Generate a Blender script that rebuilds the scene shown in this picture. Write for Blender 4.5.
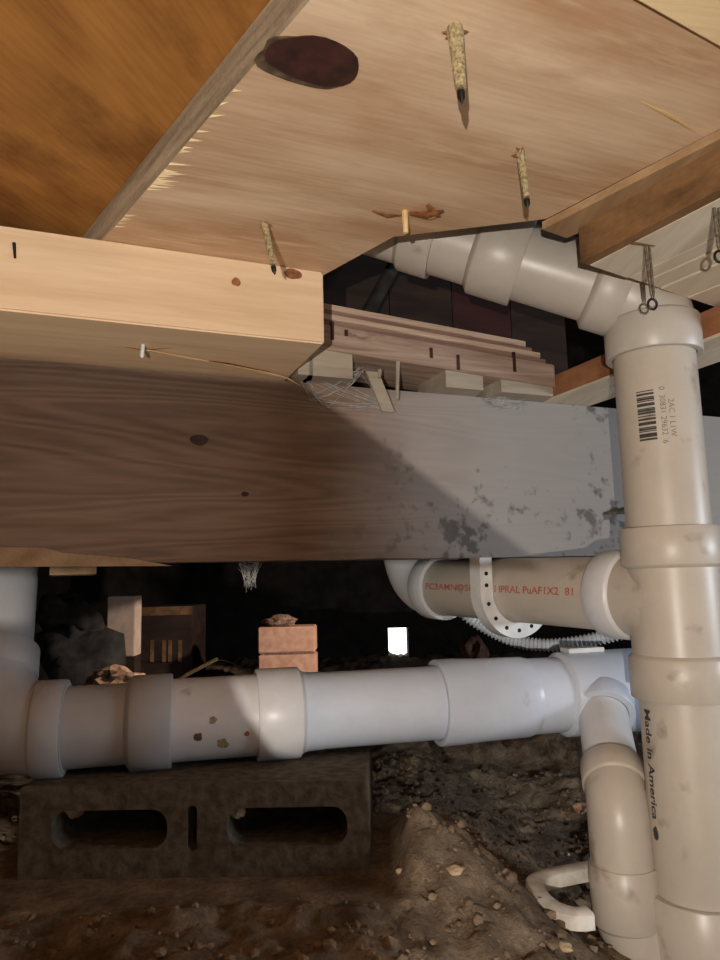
import bpy, bmesh, math, random
from mathutils import Vector, Matrix, noise
random.seed(7)
SC = bpy.context.scene
for o in list(bpy.data.objects): bpy.data.objects.remove(o)
C = SC.collection
V = Vector
# ------------------------------------------------------------------ camera
F, PITCH, ROLL, HC = 708.0, math.radians(7.89), math.radians(1.46), 0.300
U0 = V((0, -math.sin(PITCH), math.cos(PITCH))); FW = V((0, math.cos(PITCH), math.sin(PITCH)))
RT = V((1, 0, 0))*math.cos(ROLL) - U0*math.sin(ROLL)
UP = V((1, 0, 0))*math.sin(ROLL) + U0*math.cos(ROLL)
CAM = V((0, 0, HC))
cd = bpy.data.cameras.new('camera'); cam = bpy.data.objects.new('camera', cd); C.objects.link(cam)
cam.matrix_world = Matrix(((RT.x, UP.x, -FW.x, CAM.x), (RT.y, UP.y, -FW.y, CAM.y), (RT.z, UP.z, -FW.z, CAM.z), (0, 0, 0, 1)))
cd.sensor_fit = 'HORIZONTAL'; cd.sensor_width = 36; cd.lens = F*36/720; cd.clip_start = .01
SC.camera = cam
SC.view_settings.view_transform = 'Standard'; SC.view_settings.look = 'None'
SC.view_settings.gamma = 1; SC.view_settings.use_curve_mapping = False
SC.view_settings.exposure = 0.05
# ------------------------------------------------------------------ light
w = bpy.data.worlds.new('World'); SC.world = w; w.use_nodes = True
w.node_tree.nodes['Background'].inputs[0].default_value = (1, .92, .84, 1)
w.node_tree.nodes['Background'].inputs[1].default_value = .035
def lamp(name, kind, loc, power, color, target=None, **kw):
    l = bpy.data.lights.new(name, kind); l.energy = power; l.color = color
    for k, v in kw.items(): setattr(l, k, v)
    o = bpy.data.objects.new(name, l); C.objects.link(o); o.location = loc
    if target is not None: o.rotation_euler = (V(target)-V(loc)).to_track_quat('-Z', 'Y').to_euler()
    return o
SRC = V((-.08, -.36, .20))
lamp('work_lamp', 'POINT', SRC, 32, (1, .92, .82), shadow_soft_size=.002)
lamp('soft_fill', 'AREA', (.25, -1.3, .32), 2.8, (1, .95, .90), (.0, .8, .5), size=1.3, size_y=.5, shape='RECTANGLE')  # added soft fill behind the camera, no opening built there
lamp('side_vent_daylight', 'AREA', (1.55, .45, .33), 8, (.80, .89, 1), (.3, .85, .33), size=.35, size_y=.25, shape='RECTANGLE')
lamp('brick_spot', 'SPOT', (.62, 1.45, .50), 45, (1, .84, .72), (-.38, 1.8, .2), spot_size=math.radians(52), spot_blend=.3, shadow_soft_size=.02)  # added spot to brighten the bricks, no vent at this position
# ------------------------------------------------------------------ geometry frame
A = math.radians(22.1)
EX = V((math.cos(A), math.sin(A), 0)); EY = V((-math.sin(A), math.cos(A), 0)); KB = .875
O = EY*KB
ZB, ZT = HC+.0245, HC+.0245+.235          # beam bottom / top
ZP = ZT+.0845                             # underside of the plywood
def W(lx, ly, z): return O + EX*lx + EY*ly + V((0, 0, z))
def ray(x, y): return FW + RT*((x-360)/F) - UP*((y-480)/F)
def pz(x, y, z): r = ray(x, y); return CAM + r*((z-HC)/r.z)              # pixel on a level plane
def pl(x, y, ly): r = ray(x, y); return CAM + r*((KB+ly)/r.dot(EY))      # pixel on a plane parallel to the beam face
def py_(x, y, Y): r = ray(x, y); return CAM + r*(Y/r.y)                  # pixel at a forward distance
def lx_of(p): return p.dot(EX)
# ------------------------------------------------------------------ object helpers
def tag(o, label=None, cat=None, group=None, kind=None):
    if label: o['label'] = label
    if cat: o['category'] = cat
    if group: o['group'] = group
    if kind: o['kind'] = kind
    return o
BASE = {}
def thing(name, label, cat, base, group=None):
    o = bpy.data.objects.new(name, None); C.objects.link(o); o.location = base; o.empty_display_size = .03
    BASE[o.name] = V(base); return tag(o, label, cat, group)
def mesh(name, vs, fs, mat, parent=None, smooth=False, base=None, bevel=0):
    vs = [V(v) for v in vs]
    if parent is not None: b = BASE[parent.name]
    elif base is not None: b = V(base)
    else:
        b = V((sum(v.x for v in vs)/len(vs), sum(v.y for v in vs)/len(vs), min(v.z for v in vs)))
    m = bpy.data.meshes.new(name); m.from_pydata([v-b for v in vs], [], fs)
    bm = bmesh.new(); bm.from_mesh(m)
    bmesh.ops.recalc_face_normals(bm, faces=bm.faces)
    if bevel: bmesh.ops.bevel(bm, geom=[e for e in bm.edges if e.calc_face_angle(0) > .6], offset=bevel, segments=2, affect='EDGES', clamp_overlap=True)
    bm.to_mesh(m); bm.free()
    if smooth:
        m.polygons.foreach_set('use_smooth', [True]*len(m.polygons))
        if smooth != 'all': m.set_sharp_from_angle(angle=math.radians(38))
    m.materials.append(MATS[mat])
    o = bpy.data.objects.new(name, m); C.objects.link(o)
    if parent is not None: o.parent = parent
    else: o.location = b
    BASE[o.name] = b
    return o
class MB:
    def __init__(s): s.v = []; s.f = []
    def add(s, vs, fs):
        n = len(s.v); s.v += [V(v) for v in vs]; s.f += [[i+n for i in f] for f in fs]; return s
    def prism(s, poly, z0, z1):                      # world xy outline between two heights
        n = len(poly); return s.add([(p[0], p[1], z0) for p in poly]+[(p[0], p[1], z1) for p in poly],
            [list(range(n))[::-1], list(range(n, 2*n))]+[[i, (i+1) % n, n+(i+1) % n, n+i] for i in range(n)])
    def hull8(s, q):                                 # 4 bottom points then 4 top points
        return s.add(q, [[3, 2, 1, 0], [4, 5, 6, 7], [0, 1, 5, 4], [1, 2, 6, 5], [2, 3, 7, 6], [3, 0, 4, 7]])
    def lbox(s, x0, x1, y0, y1, z0, z1):             # box in the beam's frame
        return s.hull8([W(x0, y0, z0), W(x1, y0, z0), W(x1, y1, z0), W(x0, y1, z0), W(x0, y0, z1), W(x1, y0, z1), W(x1, y1, z1), W(x0, y1, z1)])
    def obox(s, c, ax, ay, az, hx, hy, hz):
        c = V(c); q = []
        for k in (-1, 1):
            for i, j in ((-1, -1), (1, -1), (1, 1), (-1, 1)): q.append(c+V(ax)*i*hx+V(ay)*j*hy+V(az)*k*hz)
        return s.hull8(q)
    def sweep(s, pts, rad, n=40, cap=True, up=None, closed_profile=None):
        pts = [V(p) for p in pts]
        if not isinstance(rad, (list, tuple)): rad = [rad]*len(pts)
        ts = []
        for i in range(len(pts)):
            a = pts[max(i-1, 0)]; b = pts[min(i+1, len(pts)-1)]; d = b-a
            if d.length < 1e-9: d = ts[-1] if ts else V((0, 0, 1))
            ts.append(d.normalized())
        u = V(up) if up else (V((0, 0, 1)) if abs(ts[0].z) < .9 else V((1, 0, 0)))
        u = (u-ts[0]*u.dot(ts[0])).normalized(); vs = []; fs = []
        prof = closed_profile or [(math.cos(2*math.pi*k/n), math.sin(2*math.pi*k/n)) for k in range(n)]
        n = len(prof)
        for i, p in enumerate(pts):
            u = (u-ts[i]*u.dot(ts[i])).normalized(); vv = ts[i].cross(u)
            for c, sn in prof: vs.append(p+(u*c+vv*sn)*rad[i])
            if i:
                b = i*n
                for k in range(n): fs.append([b-n+k, b-n+(k+1) % n, b+(k+1) % n, b+k])
        if cap: fs += [list(range(n))[::-1], list(range(len(vs)-n, len(vs)))]
        return s.add(vs, fs)
    def lathe(s, p, d, prof, n=48):                  # prof: (distance along d, radius)
        d = V(d).normalized(); p = V(p)
        u = V((0, 0, 1)) if abs(d.z) < .9 else V((1, 0, 0)); u = (u-d*u.dot(d)).normalized(); vv = d.cross(u)
        vs = []; fs = []
        for i, (t, r) in enumerate(prof):
            for k in range(n):
                a = 2*math.pi*k/n; vs.append(p+d*t+(u*math.cos(a)+vv*math.sin(a))*r)
            if i:
                b = i*n
                for k in range(n): fs.append([b-n+k, b-n+(k+1) % n, b+(k+1) % n, b+k])
        if prof[0][1] > 1e-6: fs.append(list(range(n))[::-1])
        if prof[-1][1] > 1e-6: fs.append(list(range(len(vs)-n, len(vs))))
        return s.add(vs, fs)
    def rock(s, c, r, sq=(1, 1, 1), sub=2, rough=.25):
        bm = bmesh.new(); bmesh.ops.create_icosphere(bm, subdivisions=sub, radius=1)
        of = V((random.random()*50, random.random()*50, random.random()*50))
        bm.verts.ensure_lookup_table()
        vs = []
        for v in bm.verts:
            k = 1+rough*2*noise.noise(v.co*1.7+of)
            vs.append(V(c)+V((v.co.x*sq[0], v.co.y*sq[1], v.co.z*sq[2]))*k*r)
        fs = [[x.index for x in f.verts] for f in bm.faces]; bm.free()
        return s.add(vs, fs)
    def build(s, name, mat, parent=None, **k): return mesh(name, s.v, s.f, mat, parent, **k)
# ------------------------------------------------------------------ materials
MATS = {}
def newmat(name):
    m = bpy.data.materials.new(name); m.use_nodes = True; MATS[name] = m
    nt = m.node_tree; return m, nt.nodes, nt.links, nt.nodes['Principled BSDF']
def ramp(N, stops):
    r = N.new('ShaderNodeValToRGB'); e = r.color_ramp.elements
    while len(e) < len(stops): e.new(.5)
    for i, (p, c) in enumerate(stops): e[i].position = p; e[i].color = (*c, 1)
    return r
def lin(r, g, b):
    f = lambda c: (c/255/12.92) if c/255 <= .04045 else ((c/255+.055)/1.055)**2.4
    return (f(r), f(g), f(b))
def wood(name, dark, light, rot=A, stretch=(1.2, 9, 9), rings=26, ring_amt=.5, rough=.72, bump=.25, spots=None, stain=None, off=0, tilt=0):
    m, N, L, B = newmat(name)
    tc = N.new('ShaderNodeTexCoord'); rm = N.new('ShaderNodeMapping'); rm.inputs['Rotation'].default_value = (tilt, 0, -rot)
    L.new(tc.outputs['Object'], rm.inputs[0])
    sm = N.new('ShaderNodeMapping'); sm.inputs['Scale'].default_value = stretch; sm.inputs['Location'].default_value = (off, off*.7, off*1.3)
    L.new(rm.outputs[0], sm.inputs[0])
    n1 = N.new('ShaderNodeTexNoise'); n1.inputs['Scale'].default_value = 1.6; n1.inputs['Detail'].default_value = 2.5; n1.inputs['Distortion'].default_value = .5
    L.new(sm.outputs[0], n1.inputs[0])
    mu = N.new('ShaderNodeMath'); mu.operation = 'MULTIPLY'; mu.inputs[1].default_value = rings*2
    si = N.new('ShaderNodeMath'); si.operation = 'SINE'; L.new(n1.outputs[0], mu.inputs[0]); L.new(mu.outputs[0], si.inputs[0])
    m2 = N.new('ShaderNodeMath'); m2.operation = 'MULTIPLY_ADD'; m2.inputs[1].default_value = .25*ring_amt; m2.inputs[2].default_value = 0; L.new(si.outputs[0], m2.inputs[0])
    fm = N.new('ShaderNodeMapping'); fm.inputs['Scale'].default_value = (18, 260, 260); L.new(rm.outputs[0], fm.inputs[0])
    n2 = N.new('ShaderNodeTexNoise'); n2.inputs['Scale'].default_value = 1; n2.inputs['Detail'].default_value = 4; L.new(fm.outputs[0], n2.inputs[0])
    ad = N.new('ShaderNodeMath'); ad.operation = 'ADD'; L.new(m2.outputs[0], ad.inputs[0])
    n3 = N.new('ShaderNodeTexNoise'); n3.inputs['Scale'].default_value = 3.2; n3.inputs['Detail'].default_value = 5; L.new(sm.outputs[0], n3.inputs[0])
    mx = N.new('ShaderNodeMix'); mx.inputs[0].default_value = .35; L.new(n3.outputs[0], mx.inputs[2]); L.new(n2.outputs[0], mx.inputs[3])
    L.new(mx.outputs[0], ad.inputs[1])
    r = ramp(N, [(.28, dark), (.72, light)]); L.new(ad.outputs[0], r.inputs[0])
    col = r.outputs[0]
    if stain:                                        # (colour, noise scale, low, high, squash)
        for (sc_, s0, s1, c_, st) in stain:
            pm = N.new('ShaderNodeMapping'); pm.inputs['Scale'].default_value = st; pm.inputs['Location'].default_value = (off+3.1, 1.7, off); L.new(rm.outputs[0], pm.inputs[0])
            n4 = N.new('ShaderNodeTexNoise'); n4.inputs['Scale'].default_value = sc_; n4.inputs['Detail'].default_value = 6; n4.inputs['Roughness'].default_value = .65; L.new(pm.outputs[0], n4.inputs[0])
            rr = N.new('ShaderNodeMapRange'); rr.inputs[1].default_value = s0; rr.inputs[2].default_value = s1; L.new(n4.outputs[0], rr.inputs[0])
            mm = N.new('ShaderNodeMix'); mm.data_type = 'RGBA'; L.new(rr.outputs[0], mm.inputs[0]); L.new(col, mm.inputs[6]); mm.inputs[7].default_value = (*c_, 1); col = mm.outputs[2]
    L.new(col, B.inputs['Base Color']); B.inputs['Roughness'].default_value = rough
    B.inputs['Specular IOR Level'].default_value = .3
    bp = N.new('ShaderNodeBump'); bp.inputs['Strength'].default_value = bump; bp.inputs['Distance'].default_value = .002
    L.new(ad.outputs[0], bp.inputs['Height']); L.new(bp.outputs[0], B.inputs['Normal'])
    return m, N, L, B, rm, col
wood('ply_face', lin(190, 154, 120), lin(232, 206, 176), stretch=(1.6, 7, 7), rings=5, ring_amt=.4, bump=.12, off=2,
     stain=[(3.0, .52, .74, lin(184, 140, 104), (1.2, 3.5, 3)), (5, .56, .75, lin(230, 204, 170), (.8, 7, 7))])
wood('old_subfloor', lin(140, 92, 44), lin(190, 134, 68), rot=A+.9, stretch=(3, 7, 7), rings=4, ring_amt=.3, bump=.08, off=5,  # shade and warm bounce light are put into this orange
     stain=[(6, .52, .75, lin(105, 66, 28), (1, 1.6, 1))])
wood('timber', lin(204, 172, 136), lin(228, 200, 164), stretch=(.7, 10, 10), rings=9, ring_amt=.35, bump=.1, off=1,
     stain=[(3, .58, .8, lin(190, 148, 106), (.6, 8, 8))])
wood('ply_edge', lin(128, 112, 92), lin(178, 160, 134), rot=A+.6, stretch=(1, 3, 40), rings=6, ring_amt=.5, bump=.3)
m, N, L, B, rm, col = wood('beam', lin(112, 90, 74), lin(152, 126, 106), stretch=(.7, 6, 6), rings=60, ring_amt=.4, bump=.3, off=4,
     stain=[(4, .52, .78, lin(112, 82, 62), (.8, 4, 4))])
# cool light tinted in as grey, plus mould spots, right end of the beam
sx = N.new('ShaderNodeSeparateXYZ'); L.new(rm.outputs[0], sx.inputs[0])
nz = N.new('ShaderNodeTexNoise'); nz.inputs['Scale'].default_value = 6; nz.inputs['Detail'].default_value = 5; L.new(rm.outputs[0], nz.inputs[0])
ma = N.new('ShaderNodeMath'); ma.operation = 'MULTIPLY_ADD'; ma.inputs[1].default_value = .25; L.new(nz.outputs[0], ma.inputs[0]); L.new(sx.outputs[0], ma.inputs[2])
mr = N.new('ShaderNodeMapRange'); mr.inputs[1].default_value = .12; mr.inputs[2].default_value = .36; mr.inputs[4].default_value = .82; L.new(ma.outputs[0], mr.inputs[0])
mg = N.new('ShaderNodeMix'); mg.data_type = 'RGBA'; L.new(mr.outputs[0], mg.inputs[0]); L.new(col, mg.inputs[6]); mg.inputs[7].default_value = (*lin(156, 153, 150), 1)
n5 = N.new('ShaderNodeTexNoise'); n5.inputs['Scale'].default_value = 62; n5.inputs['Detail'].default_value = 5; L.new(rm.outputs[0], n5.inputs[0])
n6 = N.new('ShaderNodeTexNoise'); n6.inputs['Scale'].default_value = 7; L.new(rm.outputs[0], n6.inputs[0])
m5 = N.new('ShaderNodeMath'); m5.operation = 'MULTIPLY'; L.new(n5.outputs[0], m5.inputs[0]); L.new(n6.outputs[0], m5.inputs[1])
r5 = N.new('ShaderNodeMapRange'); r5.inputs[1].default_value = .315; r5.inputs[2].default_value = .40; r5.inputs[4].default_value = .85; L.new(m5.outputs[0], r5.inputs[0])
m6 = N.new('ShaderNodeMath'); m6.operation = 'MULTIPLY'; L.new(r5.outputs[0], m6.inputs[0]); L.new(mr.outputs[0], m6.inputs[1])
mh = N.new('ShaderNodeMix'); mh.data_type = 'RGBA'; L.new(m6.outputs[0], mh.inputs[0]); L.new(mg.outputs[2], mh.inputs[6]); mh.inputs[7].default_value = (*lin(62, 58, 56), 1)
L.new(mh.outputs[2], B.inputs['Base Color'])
wood('pink_board', lin(142, 116, 102), lin(192, 168, 150), stretch=(2, 20, 30), rings=10, ring_amt=.5, bump=.4, off=8,
     stain=[(9, .6, .72, lin(96, 62, 52), (1, 3, 3))])
wood('pale_ply', lin(190, 160, 140), lin(226, 204, 184), stretch=(3, 10, 60), rings=6, ring_amt=.4, bump=.3, off=3)
wood('red_ply', lin(124, 96, 86), lin(162, 134, 120), stretch=(3, 10, 60), rings=6, ring_amt=.4, bump=.3, off=6)
wood('shim', lin(150, 138, 122), lin(190, 178, 160), stretch=(2, 9, 9), rings=6, ring_amt=.4, off=9)
wood('brown_board', lin(92, 66, 42), lin(142, 106, 70), rot=A+1.2, stretch=(1.5, 9, 9), rings=10, ring_amt=.5, bump=.4, off=7)
wood('red_board', lin(140, 92, 62), lin(180, 126, 90), rot=A+1.2, stretch=(1.5, 9, 9), rings=10, ring_amt=.5, off=12)
wood('white_board', lin(196, 182, 160), lin(226, 214, 194), rot=A+1.2, stretch=(1.5, 9, 9), rings=8, ring_amt=.5, off=13)
wood('pale_strip', lin(214, 184, 138), lin(244, 218, 174), rot=A-.2, stretch=(1, 9, 9), rings=8, ring_amt=.5, off=14)
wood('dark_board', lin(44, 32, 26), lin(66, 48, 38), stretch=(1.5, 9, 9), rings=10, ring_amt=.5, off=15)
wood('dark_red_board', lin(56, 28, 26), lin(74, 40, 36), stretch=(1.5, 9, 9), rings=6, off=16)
wood('tan_board', lin(146, 116, 84), lin(184, 152, 116), rot=A+1.2, stretch=(1.5, 9, 9), rings=10, ring_amt=.4, bump=.4, off=21)
wood('splinter', lin(206, 168, 112), lin(240, 210, 158), stretch=(3, 20, 20), rings=6, off=17)
def plain(name, c, rough=.6, metal=0, c2=None, sc_=40, bump=0, spec=.5, emit=0):
    m, N, L, B = newmat(name)
    B.inputs['Roughness'].default_value = rough; B.inputs['Metallic'].default_value = metal; B.inputs['Specular IOR Level'].default_value = spec
    tc = N.new('ShaderNodeTexCoord'); n = N.new('ShaderNodeTexNoise'); n.inputs['Scale'].default_value = sc_; n.inputs['Detail'].default_value = 5
    L.new(tc.outputs['Object'], n.inputs[0]); c2 = c2 or tuple(x*.8 for x in c)
    r = ramp(N, [(.35, c2), (.65, c)]); L.new(n.outputs[0], r.inputs[0]); L.new(r.outputs[0], B.inputs['Base Color'])
    if bump:
        bp = N.new('ShaderNodeBump'); bp.inputs['Strength'].default_value = bump; bp.inputs['Distance'].default_value = .004; L.new(n.outputs[0], bp.inputs['Height']); L.new(bp.outputs[0], B.inputs['Normal'])
    if emit: B.inputs['Emission Color'].default_value = (*c, 1); B.inputs['Emission Strength'].default_value = emit
    return m, N, L, B, r
def pvc(name, c, dirt, amt=.66, rough=.32):
    m, N, L, B = newmat(name)
    tc = N.new('ShaderNodeTexCoord')
    n = N.new('ShaderNodeTexNoise'); n.inputs['Scale'].default_value = 7; n.inputs['Detail'].default_value = 6; n.inputs['Roughness'].default_value = .7; L.new(tc.outputs['Object'], n.inputs[0])
    r = ramp(N, [(.35, tuple(x*.88 for x in c)), (.6, c)]); L.new(n.outputs[0], r.inputs[0])
    n2 = N.new('ShaderNodeTexNoise'); n2.inputs['Scale'].default_value = 24; n2.inputs['Detail'].default_value = 3; L.new(tc.outputs['Object'], n2.inputs[0])
    mr = N.new('ShaderNodeMapRange'); mr.inputs[1].default_value = amt; mr.inputs[2].default_value = amt+.12; mr.inputs[4].default_value = .7; L.new(n2.outputs[0], mr.inputs[0])
    mm = N.new('ShaderNodeMix'); mm.data_type = 'RGBA'; L.new(mr.outputs[0], mm.inputs[0]); L.new(r.outputs[0], mm.inputs[6]); mm.inputs[7].default_value = (*dirt, 1)
    L.new(mm.outputs[2], B.inputs['Base Color'])
    rr = N.new('ShaderNodeMapRange'); rr.inputs[3].default_value = rough-.08; rr.inputs[4].default_value = rough+.2; L.new(n.outputs[0], rr.inputs[0]); L.new(rr.outputs[0], B.inputs['Roughness'])
pvc('pvc_cream', lin(192, 182, 169), lin(132, 114, 92), .62)
pvc('pvc_white', lin(214, 214, 216), lin(110, 100, 84), .68)
pvc('pvc_cool_lit', lin(200, 208, 222), lin(120, 108, 92), .70, .26)  # white plastic with the cool light tinted into its colour
pvc('pvc_shaded', lin(168, 167, 168), lin(96, 92, 78), .66, .4)  # same white plastic, darkened for the shaded left end of the drain
plain('hanger', lin(226, 226, 224), .4)
plain('conduit_metal', lin(216, 222, 230), .4, 0)
plain('steel', lin(150, 140, 124), .45, .7, lin(96, 84, 66), 300)
plain('dark_steel', lin(50, 48, 46), .4, .8)
plain('glue_crust', lin(186, 168, 124), .8, 0, lin(120, 106, 78), 400, .5)
plain('ink_black', lin(44, 42, 42), .7, 0, lin(70, 66, 62), 200)
plain('ink_faint', lin(112, 100, 92), .7, 0, lin(140, 126, 114), 300)
plain('ink_red', lin(176, 84, 66), .7, 0, lin(190, 118, 98), 120)
pvc('pvc_arm', lin(190, 182, 172), lin(130, 112, 92), .7)  # tone lowered to carry the shade inside the floor hole
plain('scuff', lin(150, 138, 124), .6, 0, lin(178, 166, 152), 90)
plain('hole_dark', lin(28, 26, 26), .9)
plain('knot', lin(74, 40, 32), .6, 0, lin(46, 24, 20), 60, .3)
plain('knot_rim', lin(60, 50, 42), .7, 0, lin(110, 90, 66), 90, .3)
plain('light_knot', lin(150, 96, 56), .6, 0, lin(110, 66, 36), 200)
plain('web', lin(196, 196, 196), .9, 0, lin(150, 150, 150), 150)
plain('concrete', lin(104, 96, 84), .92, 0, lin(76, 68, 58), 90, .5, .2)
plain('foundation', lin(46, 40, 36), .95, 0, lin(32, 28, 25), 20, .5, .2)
plain('brick', lin(216, 174, 148), .9, 0, lin(194, 146, 120), 40, .4, .2)
plain('mortar', lin(150, 120, 100), .95, 0, lin(110, 84, 68), 120, .8, .2)
plain('pale_block', lin(214, 186, 164), .85)
plain('stone_pink', lin(216, 176, 146), .9, 0, lin(170, 130, 100), 60, .6, .2)
plain('brown_stone', lin(120, 88, 70), .9, 0, lin(84, 60, 48), 60, .6, .2)
plain('pebble', lin(196, 172, 138), .9, 0, lin(150, 128, 98), 60, .4, .2)
plain('grey_rag', lin(64, 60, 56), .95, 0, lin(40, 37, 35), 30, .6, .2)
plain('trim_white', lin(226, 222, 212), .5, 0, lin(190, 182, 168), 50)
plain('daylight', (1, .98, .94), .9, 0, (1, .98, .94), 5, 0, 0, 2.2)
m, N, L, B, r = plain('soil', lin(172, 152, 128), .97, 0, lin(124, 107, 88), 26, .9, .15)
tc = N.new('ShaderNodeTexCoord'); na = N.new('ShaderNodeTexNoise'); na.inputs['Scale'].default_value = 120; na.inputs['Detail'].default_value = 8; na.inputs['Roughness'].default_value = .75
L.new(tc.outputs['Object'], na.inputs[0]); rv = ramp(N, [(.3, (.45, .43, .42)), (.7, (1.25, 1.22, 1.2))]); L.new(na.outputs[0], rv.inputs[0])
mm = N.new('ShaderNodeMix'); mm.data_type = 'RGBA'; mm.blend_type = 'MULTIPLY'; mm.inputs[0].default_value = 1; L.new(r.outputs[0], mm.inputs[6]); L.new(rv.outputs[0], mm.inputs[7]); L.new(mm.outputs[2], B.inputs['Base Color'])
bp = N.new('ShaderNodeBump'); bp.inputs['Strength'].default_value = 1; bp.inputs['Distance'].default_value = .01; L.new(na.outputs[0], bp.inputs['Height']); L.new(bp.outputs[0], B.inputs['Normal'])
plain('clod', lin(138, 118, 96), .97, 0, lin(100, 84, 68), 60, .8, .15)
# ------------------------------------------------------------------ ground
def sst(a, b, x): t = max(0, min(1, (x-a)/(b-a))); return t*t*(3-2*t)
RIDGE = [V((-.02, .86, .05)), V((.04, .79, .048)), V((.085, .72, .012)), V((.11, .64, -.04)), V((.12, .52, -.10)), V((.13, .40, -.16))]
def ground(x, y, fine=True):
    z = -.16*sst(.50, .38, y) -.10*sst(.06, .30, x)*sst(1.6, .9, y) - .03*sst(.9, 1.2, y)*sst(2, 1.4, y)
    best = 9; h = 0
    for a, b in zip(RIDGE, RIDGE[1:]):
        ab = V((b.x-a.x, b.y-a.y)); t = max(0, min(1, (V((x-a.x, y-a.y))).dot(ab)/ab.length_squared))
        d = math.hypot(x-a.x-ab.x*t, y-a.y-ab.y*t)
        if d < best: best = d; h = a.z+(b.z-a.z)*t
    k = math.exp(-(best/.078)**2)
    z = z*(1-k)+h*k
    m_ = 1-sst(.03, .0, max(abs(x+.19)-.21, abs(y-.82)-.10))     # level bed under the concrete block
    p = V((x, y, 0))
    if fine: z += (m_ if y > .9 else m_*(1-.75*math.exp(-((x-.2)**2+(y-.8)**2)/.006)))*(.016*noise.noise(p*9)+.010*noise.noise(p*27+V((3, 1, 0)))+.008*noise.noise(p*55)+.007*abs(noise.noise(p*110))+.003*noise.noise(p*190))
    return z*m_ + (1-m_)*0
vs = []; fs = []
xs = []; x = -1.9
while x < 2.0: xs.append(x); x += .0075 if -.6 < x < .62 else .05
ys = []; y = -1.6
while y < 3.1: ys.append(y); y += .0075 if .42 < y < 1.35 else (.02 if .2 < y < 2.2 else .06)
for j, y in enumerate(ys):
    for i, x in enumerate(xs): vs.append((x, y, ground(x, y)))
nx = len(xs)
for j in range(len(ys)-1):
    for i in range(nx-1): fs.append([j*nx+i, j*nx+i+1, (j+1)*nx+i+1, (j+1)*nx+i])
tag(mesh('ground', vs, fs, 'soil', smooth='all', base=(0, 0, 0)), 'bare brown crawl space soil with a dug trench', kind='structure')
mb = MB()
for i in range(3600):
    x = random.uniform(-.5, .5); y = random.uniform(.5, 1.35); 
    if -.42 < x < .04 and .69 < y < .94: continue
    r = random.choice([.0012, .0015, .0018, .002, .0025, .003, .004, .006])*random.uniform(.7, 1.2)
    mb.rock((x, y, ground(x, y)+r*.3), r, (1, 1, .75), 1, .3)
tag(mb.build('soil_clods', 'clod', smooth=False), 'loose crumbs of brown soil scattered over the ground', 'soil', kind='stuff')
# ------------------------------------------------------------------ crawl space walls and the floor overhead
def struct(o, label): return tag(o, label, kind='structure')
BW = 2.75
sl = [py_(388, 628, BW), py_(408, 628, BW), py_(408, 674, BW), py_(388, 674, BW)]
x0, x1 = sl[0].x, sl[1].x; z1_, z0_ = sl[0].z, sl[2].z
mb = MB()
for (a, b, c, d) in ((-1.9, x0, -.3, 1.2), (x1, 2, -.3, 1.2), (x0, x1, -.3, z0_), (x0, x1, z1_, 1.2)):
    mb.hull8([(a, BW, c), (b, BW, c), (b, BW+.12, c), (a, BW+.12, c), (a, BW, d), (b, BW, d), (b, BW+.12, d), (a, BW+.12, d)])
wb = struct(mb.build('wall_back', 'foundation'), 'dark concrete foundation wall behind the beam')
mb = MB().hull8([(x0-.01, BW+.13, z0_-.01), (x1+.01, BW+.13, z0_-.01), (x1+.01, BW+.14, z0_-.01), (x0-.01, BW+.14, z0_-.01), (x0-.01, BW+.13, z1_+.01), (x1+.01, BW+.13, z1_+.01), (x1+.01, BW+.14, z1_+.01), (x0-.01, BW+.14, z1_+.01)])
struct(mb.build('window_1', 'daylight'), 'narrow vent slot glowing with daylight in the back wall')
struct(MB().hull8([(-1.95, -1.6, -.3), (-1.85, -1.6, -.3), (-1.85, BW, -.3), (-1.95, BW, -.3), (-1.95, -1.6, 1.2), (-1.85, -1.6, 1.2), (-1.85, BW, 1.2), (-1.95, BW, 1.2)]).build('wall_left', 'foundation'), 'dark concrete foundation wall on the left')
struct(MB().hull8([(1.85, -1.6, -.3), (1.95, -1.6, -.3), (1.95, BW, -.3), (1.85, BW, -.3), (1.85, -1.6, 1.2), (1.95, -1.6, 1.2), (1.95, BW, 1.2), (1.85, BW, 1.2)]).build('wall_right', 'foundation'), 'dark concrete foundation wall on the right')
# upper floor over everything
struct(MB().hull8([(-1.95, -1.6, 1.2), (1.95, -1.6, 1.2), (1.95, BW, 1.2), (-1.95, BW, 1.2), (-1.95, -1.6, 1.25), (1.95, -1.6, 1.25), (1.95, BW, 1.25), (-1.95, BW, 1.25)]).build('ceiling', 'dark_board'), 'dark boards high above the opening in the subfloor')
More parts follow.
